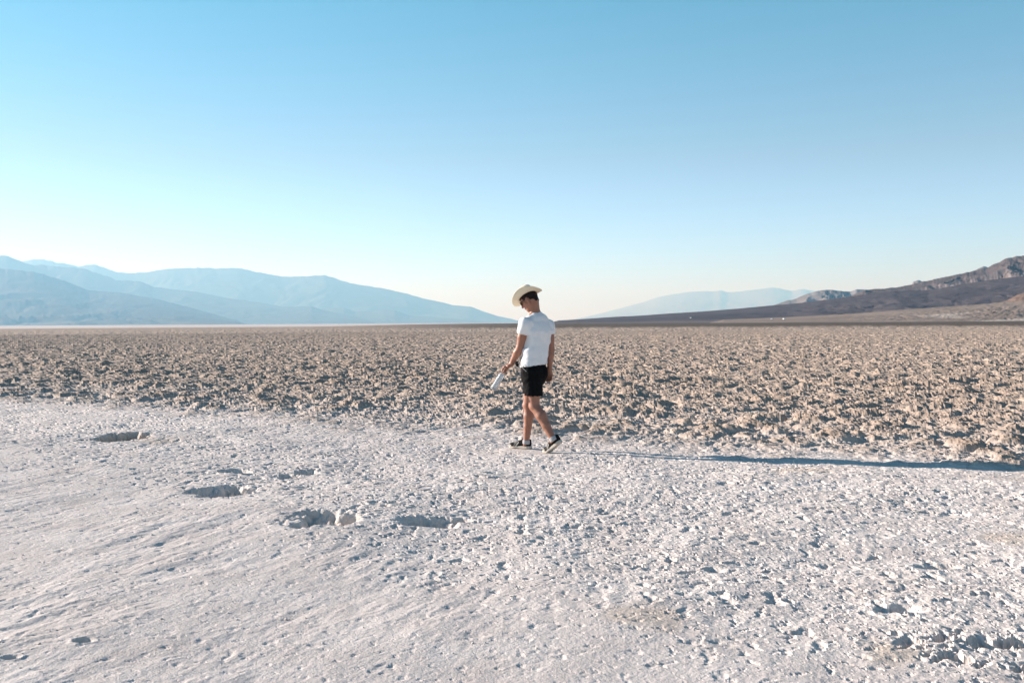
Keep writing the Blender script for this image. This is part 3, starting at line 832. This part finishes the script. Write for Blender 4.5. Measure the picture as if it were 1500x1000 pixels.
    for i in range(rows + 1):
        t = i / rows
        if t < 0.7:
            q = t / 0.7; sx, sy, z = 0.0985 - 0.012 * q, 0.0805 - 0.014 * q, 0.105 * q
        else:
            q = (t - 0.7) / 0.3; s1 = math.cos(q * math.pi / 2); sx, sy, z = 0.0865 * s1, 0.0665 * s1, 0.105 + 0.016 * math.sin(min(1, q * 1.6) * math.pi) - 0.012 * q
        for k in range(nseg):
            an = 2 * math.pi * k / nseg; c_, s_ = math.cos(an), math.sin(an)
            pinch = 1 - 0.22 * max(0, c_) ** 3 * min(1, t * 1.3)
            crease = -0.022 * math.exp(-(s_ * sy / 0.02) ** 2) * max(0, (t - 0.6) / 0.4) * (1 if c_ > -0.6 else 0.5)
            vs.append(hat_pt(sx * c_, sy * s_ * pinch, z * (1 - 0.10 * max(0, c_)) + crease))
    for i in range(rows):
        for k in range(nseg):
            k2 = (k + 1) % nseg; fs.append((i * nseg + k, i * nseg + k2, (i + 1) * nseg + k2, (i + 1) * nseg + k))
    part('crown', np_mesh('crown', np.array(vs), np.array(fs), True, [m_straw]), brim)
    vs, fs = [], []
    for i, z in enumerate((0.004, 0.026)):
        for k in range(nseg):
            an = 2 * math.pi * k / nseg
            vs.append(hat_pt((0.1005 - z * 0.16) * math.cos(an), (0.0825 - z * 0.18) * math.sin(an), z))
    for k in range(nseg): fs.append((k, (k + 1) % nseg, nseg + (k + 1) % nseg, nseg + k))
    part('hat_band', np_mesh('hat_band', np.array(vs), np.array(fs), True, [m_band]), brim)

    # ---- sunglasses
    def lens_mesh(sgn, grow, x0, thick):
        vs, fs = [], []; n = 20
        for dx in (0, thick):
            for k in range(n):
                an = 2 * math.pi * k / n; c_, s_ = math.cos(an), math.sin(an)
                yy = sgn * 0.034 + (0.027 + grow) * np.sign(c_) * abs(c_) ** 0.7; zz = 0.0 + (0.021 + grow) * np.sign(s_) * abs(s_) ** 0.8
                xx = x0 + dx - 1.9 * yy * yy - 0.08 * abs(yy)
                vs.append(hd(xx, yy, zz) - base)
        fs = [(k, (k + 1) % n, n + (k + 1) % n, n + k) for k in range(n)]
        me = bpy.data.meshes.new('lens')
        me.from_pydata([tuple(q) for q in vs], [], fs + [tuple(range(n))[::-1], tuple(range(n, 2 * n))])
        return me
    vs = []
    fr = lens_mesh(1, 0.005, 0.106, 0.003); fr2 = lens_mesh(-1, 0.005, 0.106, 0.003)
    import bmesh
    bm = bmesh.new(); bm.from_mesh(fr); bm.from_mesh(fr2)
    for sgn in (-1, 1):        # temples over the ears, bridge over the nose
        pts = [(0.095, sgn * 0.064, 0.006), (0.05, sgn * 0.077, 0.008), (-0.008, sgn * 0.083, 0.012), (-0.022, sgn * 0.083, -0.006)]
        for (q0, q1) in zip(pts[:-1], pts[1:]):
            P0, P1 = hd(*q0) - base, hd(*q1) - base
            c8 = [bm.verts.new(tuple(Pq + l * sy * 0.0018 + u * sz * 0.0045)) for Pq in (P0, P1) for sy, sz in ((-1, -1), (1, -1), (1, 1), (-1, 1))]
            for a4 in ((0, 1, 2, 3), (7, 6, 5, 4), (0, 4, 5, 1), (1, 5, 6, 2), (2, 6, 7, 3), (3, 7, 4, 0)): bm.faces.new([c8[w] for w in a4])
    me = bpy.data.meshes.new('sunglasses'); bm.to_mesh(me); bm.free(); me.materials.append(m_frame)
    gl = part('sunglasses', me)
    for sgn in (-1, 1):
        lm = lens_mesh(sgn, 0.0, 0.1075, 0.003); lm.materials.append(m_glass)
        part('lens', lm, gl)

    # ---- shoes (local: x from heel to toe, y sideways, z up), bent at the ball of the rear foot
    def width(x): return np.interp(x, [0.0, 0.03, 0.09, 0.14, 0.20, 0.245, 0.272, 0.285], [0.018, 0.033, 0.034, 0.036, 0.046, 0.042, 0.026, 0.006])
    def shoe_field(kind):
        G = Field((-0.02, -0.07, -0.012), (0.31, 0.07, 0.15), 0.0035)
        if kind == 'sole':
            def fn(P):
                w = width(np.clip(P[..., 0], 0, 0.285)) + 0.005
                top = 0.030 - 0.012 * sstep(0.05, 0.22, P[..., 0]) + 0.006 * sstep(0.25, 0.285, P[..., 0])
                bot = 0.010 * sstep(0.25, 0.29, P[..., 0])
                return np.maximum(np.maximum(np.abs(P[..., 1]) - w, np.maximum(-0.004 - P[..., 0], P[..., 0] - 0.288)), np.maximum(P[..., 2] - top, bot - P[..., 2])) 
            G.add(fn, (0, -0.05, 0), (0.29, 0.05, 0.04), 0.004)
        else:
            M3 = np.eye(3)
            G.ell((0.045, 0, 0.045), (0.046, 0.035, 0.050), M3, 0.02)
            G.ell((0.11, 0, 0.042), (0.075, 0.036, 0.044), M3, 0.03)
            G.ell((0.195, 0, 0.030), (0.082, 0.045, 0.034), M3, 0.03)
            G.cone((0.035, 0, 0.06), (0.035, 0, 0.088), 0.036, 0.037, 0.02)
            G.cone((0.085, 0, 0.075), (0.16, 0, 0.052), 0.030, 0.026, 0.02)
            G.cone((0.115, 0, 0.066), (0.088, 0, 0.098), 0.022, 0.018, 0.01)
            G.cut(lambda P: 0.012 - P[..., 2])
            G.cut(lambda P: P[..., 2] - (0.098 + 0.10 * np.abs(P[..., 0] - 0.055)))
            if kind == 'upper':
                G.cut(lambda P: 0.025 - np.linalg.norm((P - np.array((0.036, 0, 0.105))) * np.array((0.9, 1, 0.7)), axis=-1))
        return G
    upV, upQ = surface_nets(shoe_field('upper').vol, shoe_field('upper').lo, 0.0035)
    soV, soQ = surface_nets(shoe_field('sole').vol, shoe_field('sole').lo, 0.0035)
    # toe cap and side trim: the outer skin of the upper, a little proud
    def trim_sel(v): return ((v[:, 0] > 0.232) & (v[:, 2] < 0.036)) | ((v[:, 0] > 0.135) & (v[:, 0] < 0.20) & (np.abs(v[:, 1]) > 0.016) & (np.abs(v[:, 0] - 0.165 + (v[:, 2] - 0.03) * 0.8) % 0.022 < 0.012))
    def lace_mesh():
        vs, fs = [], []
        for i in range(5):
            x = 0.105 + i * 0.018; zt = 0.094 - i * 0.0075
            b0 = len(vs)
            for k in range(9):
                t = k / 8 * 2 - 1; y = t * 0.024; z = zt - 0.010 * t * t + 0.002
                for dx, dz in ((-0.003, 0), (0, 0.003), (0.003, 0), (0, -0.003)): vs.append((x + dx + 0.006 * t * (1 if i % 2 else -1), y, z + dz))
            for k in range(8):
                for e in range(4): fs.append((b0 + k * 4 + e, b0 + k * 4 + (e + 1) % 4, b0 + k * 4 + 4 + (e + 1) % 4, b0 + k * 4 + 4 + e))
        return np.array(vs), np.array(fs)
    laV, laQ = lace_mesh()
    def place(V, pos, head, pitch, bend):
        V = V.copy(); pitch = math.radians(pitch)
        if bend:      # the toes stay flat on the ground, the rest is lifted about the ball
            xb = 0.205
            th = pitch * (1 - sstep(xb - 0.03, xb + 0.035, V[:, 0]))
            x = V[:, 0] - xb; z = V[:, 2]
            V[:, 0] = xb + x * np.cos(th) + np.where(x < 0, 1, 0) * z * np.sin(th) ; V[:, 2] = z * np.cos(th) - x * np.sin(th)
        return pos + V[:, :1] * fwd(head) + V[:, 1:2] * lef(head) + V[:, 2:] * UP - base
    toeL = np.array(on_ground(795.5, 662.0)[:])
    posL = toeL - fwd(38) * 0.285 + UP * 0.004
    posR = np.array(on_ground(777.5, 657.5)[:]) + fwd(33) * 0.0 + UP * 0.004
    for pos, head, pitch, bend, an, kn in ((posR, 33, 0, False, anR, knR), (posL, 38, 36, True, anL, knL)):
        shoe = part('shoe', np_mesh('shoe', place(upV, pos, head, pitch, bend), upQ, True, [m_shoe]))
        part('sole', np_mesh('sole', place(soV, pos, head, pitch, bend), soQ, True, [m_sole]), shoe)
        sel = trim_sel(upV); keep = sel[upQ].all(1)
        c0 = np.array((0.15, 0, 0.03)); dirn = upV - c0 * np.array((0, 0, 1)) - np.stack([np.clip(upV[:, 0], 0.05, 0.22), 0 * upV[:, 0], 0 * upV[:, 0]], 1)
        dirn /= np.linalg.norm(dirn, axis=1)[:, None]
        used = np.unique(upQ[keep]); mp = np.full(len(upV), -1); mp[used] = np.arange(len(used))
        tv = (upV + dirn * 0.0025)[used]
        part('shoe_trim', np_mesh('shoe_trim', place(tv, pos, head, pitch, bend), mp[upQ[keep]], True, [m_trim]), shoe)
        part('laces', np_mesh('laces', place(laV, pos, head, pitch, bend), laQ, True, [m_trim]), shoe)
        ax = (kn - an) / np.linalg.norm(kn - an)
        K = Field(an - 0.09, an + 0.12, 0.004)
        K.cone(an - ax * 0.02, an + ax * 0.07, 0.041, 0.040, 0.01)
        K.cut(lambda P: (P - an - ax * 0.010) @ ax); K.cut(lambda P: -((P - an + ax * 0.035) @ ax))
        part('sock', K.mesh('sock', m_sock, base))
    return root, base, T, bx, e1, e2

person, P_BASE, B_TOP, B_AX, B_E1, B_E2 = build_person()

# ------------------------------------------------------------------ water bottle in the left hand
def build_bottle():
    m, nt, b = new_mat('frosted_clear_plastic')
    b.inputs['Base Color'].default_value = (0.88, 0.90, 0.92, 1); b.inputs['Roughness'].default_value = 0.28
    b.inputs['Transmission Weight'].default_value = 0.72; b.inputs['IOR'].default_value = 1.35
    tc = N(nt, 'ShaderNodeTexCoord'); bump(nt, b, noise(nt, tc.outputs['Object'], 60, 3), 0.3, 0.002)
    mc = simple_mat('white_bottle_cap', (0.75, 0.76, 0.78), 0.4, 0.05, 30)
    root = bpy.data.objects.new('water_bottle', None); root.empty_display_size = 0.1
    Mx = Matrix((Vector(B_E1), Vector(B_E2), Vector(B_AX))).transposed().to_4x4()
    root.matrix_world = Matrix.Translation(Vector(B_TOP)) @ Mx
    link(root)
    tag(root, 'clear frosted plastic water bottle dangling from the walking man\'s hand', 'bottle')
    def lathe(name, prof, mat, n=28):
        vs, fs = [], []
        for z, r in prof:
            for k in range(n): vs.append((r * math.cos(2 * math.pi * k / n), r * math.sin(2 * math.pi * k / n), z))
        for i in range(len(prof) - 1):
            for k in range(n): fs.append((i * n + k, i * n + (k + 1) % n, (i + 1) * n + (k + 1) % n, (i + 1) * n + k))
        o = bpy.data.objects.new(name, np_mesh(name, np.array(vs), np.array(fs), True, [mat])); link(o, root); return o
    prof = [(0.014, 0.0125), (0.040, 0.0135), (0.048, 0.017), (0.062, 0.027), (0.078, 0.030)]
    z = 0.085
    while z < 0.235:
        prof += [(z, 0.0325), (z + 0.010, 0.0325), (z + 0.014, 0.0305), (z + 0.018, 0.0325)]; z += 0.024
    prof += [(0.245, 0.0325), (0.258, 0.031), (0.264, 0.0265), (0.262, 0.020), (0.255, 0.0005)]
    inner = [(zz, max(r - 0.0012, 0.0004)) for zz, r in reversed(prof[:-1])]
    lathe('bottle_body', prof + inner[1:], m)
    lathe('cap', [(-0.004, 0.0005), (-0.004, 0.0145), (-0.002, 0.0165), (0.016, 0.0168), (0.016, 0.0140)], mc)
    lathe('bottle_base', [(0.2585, 0.0317), (0.2655, 0.028), (0.2655, 0.022)], simple_mat('grey_base_rim', (0.45, 0.46, 0.48), 0.4, 0.1, 30))
build_bottle()

# ------------------------------------------------------------------ small far things on the fans
def hit(px, py):
    dg = bpy.context.evaluated_depsgraph_get()
    best = None
    for o in bpy.data.objects:
        if o.type == 'MESH' and o.name.split('.')[0] in ('alluvial_fan', 'rocky_hill'):
            ok, loc, nrm, _ = o.ray_cast(Vector((0, 0, CAM_Z)), ray(px, py).normalized())
            if ok and (best is None or loc.length < best.length): best = loc
    return best
bpy.context.view_layer.update()

def build_car():
    paint = simple_mat('white_car_paint', (0.80, 0.80, 0.79), 0.3, 0.02, 2)
    glass = simple_mat('car_glass', (0.03, 0.035, 0.04), 0.1, 0.1, 2)
    tyre = simple_mat('tyre_rubber', (0.02, 0.02, 0.02), 0.8, 0.2, 5)
    root = bpy.data.objects.new('parked_car', None); link(root)
    def prism(name, outline, half, mat, parent, taper=1.0):
        n = len(outline); vs = [(x, -half * (taper if z > 1.0 else 1), z) for x, z in outline] + [(x, half * (taper if z > 1.0 else 1), z) for x, z in outline]
        fs = [tuple(range(n)), tuple(reversed(range(n, 2 * n)))] + [(i, n + i, n + (i + 1) % n, (i + 1) % n) for i in range(n)]
        me = bpy.data.meshes.new(name); me.from_pydata(vs, [], fs); me.materials.append(mat)
        o = bpy.data.objects.new(name, me); link(o, parent); return o
    body = prism('car_body', [(-2.3, 0.45), (-2.35, 0.8), (-2.2, 1.0), (-1.9, 1.75), (-1.6, 1.85), (0.5, 1.85), (1.2, 1.1), (2.2, 0.95), (2.35, 0.7), (2.3, 0.45), (1.9, 0.3), (-1.9, 0.3)], 0.92, paint, root, 0.86)
    prism('window', [(-1.8, 1.15), (-1.65, 1.65), (0.4, 1.65), (0.95, 1.15)], 0.93, glass, root, 0.93)
    for x in (-1.4, 1.45):
        for y in (-0.80, 0.80):
            vs = []; n = 14
            for yy in (y - 0.12, y + 0.12): vs += [(x + 0.34 * math.cos(2 * math.pi * k / n), yy, 0.34 + 0.34 * math.sin(2 * math.pi * k / n)) for k in range(n)]
            fs = [tuple(range(n)), tuple(reversed(range(n, 2 * n)))] + [(i, n + i, n + (i + 1) % n, (i + 1) % n) for i in range(n)]
            me = bpy.data.meshes.new('wheel'); me.from_pydata(vs, [], fs); me.materials.append(tyre); link(bpy.data.objects.new('wheel', me), root)
    return root
car0 = build_car()
for i, (px, py, lab, grp) in enumerate(((1012, 466, 'lone tiny white car parked at the foot of the long dark fan', 'far white cars'),
                                   (1130.5, 468, 'tiny white car of a close pair, the one towards the lone white car', 'far white cars'),
                                   (1148.5, 468, 'tiny white car of a close pair, the one towards the dark boulder', 'far white cars'))):
    p = hit(px, py)
    if i == 0: c = car0
    else:
        c = car0.copy(); link(c)
        for ch in list(car0.children):
            k = ch.copy(); link(k, c)
    c.location = p if p is not None else at_depth(px, py, 1500)
    c.rotation_euler = (0, 0, math.radians((-75, -98, -84)[i]))
    if 'group' in c: del c['group']
    tag(c, lab, 'car', grp)
print('cars', [tuple(round(v) for v in o.location) for o in bpy.data.objects if o.name.startswith('parked_car')])

def build_boulder():
    rs = np.random.RandomState(5)
    v = []; q = []
    n, mrows = 18, 10
    for i in range(mrows + 1):
        ph = math.pi * i / mrows
        for k in range(n):
            th = 2 * math.pi * k / n
            d = np.array((math.sin(ph) * math.cos(th), math.sin(ph) * math.sin(th), math.cos(ph)))
            r = 1 + 0.35 * float(perlin(np.array([d[0] * 1.7 + 5]), np.array([d[1] * 1.7 + d[2] * 2.1]), 301)[0])
            v.append(d * r * np.array((2.2, 1.6, 1.1)))
    for i in range(mrows):
        for k in range(n): q.append((i * n + k, (i + 1) * n + k, (i + 1) * n + (k + 1) % n, i * n + (k + 1) % n))
    me = np_mesh('boulder', np.array(v), np.array(q), False, [simple_mat('dark_boulder_rock', (0.05, 0.035, 0.03), 0.9, 0.4, 0.8)])
    o = bpy.data.objects.new('boulder', me); link(o)
    p = hit(1456.5, 458)
    o.location = (p if p is not None else at_depth(1456.5, 458, 900)) + Vector((0, 0, 0.3))
    tag(o, 'single dark boulder lying on the pale tan gravel fan', 'boulder')
build_boulder()
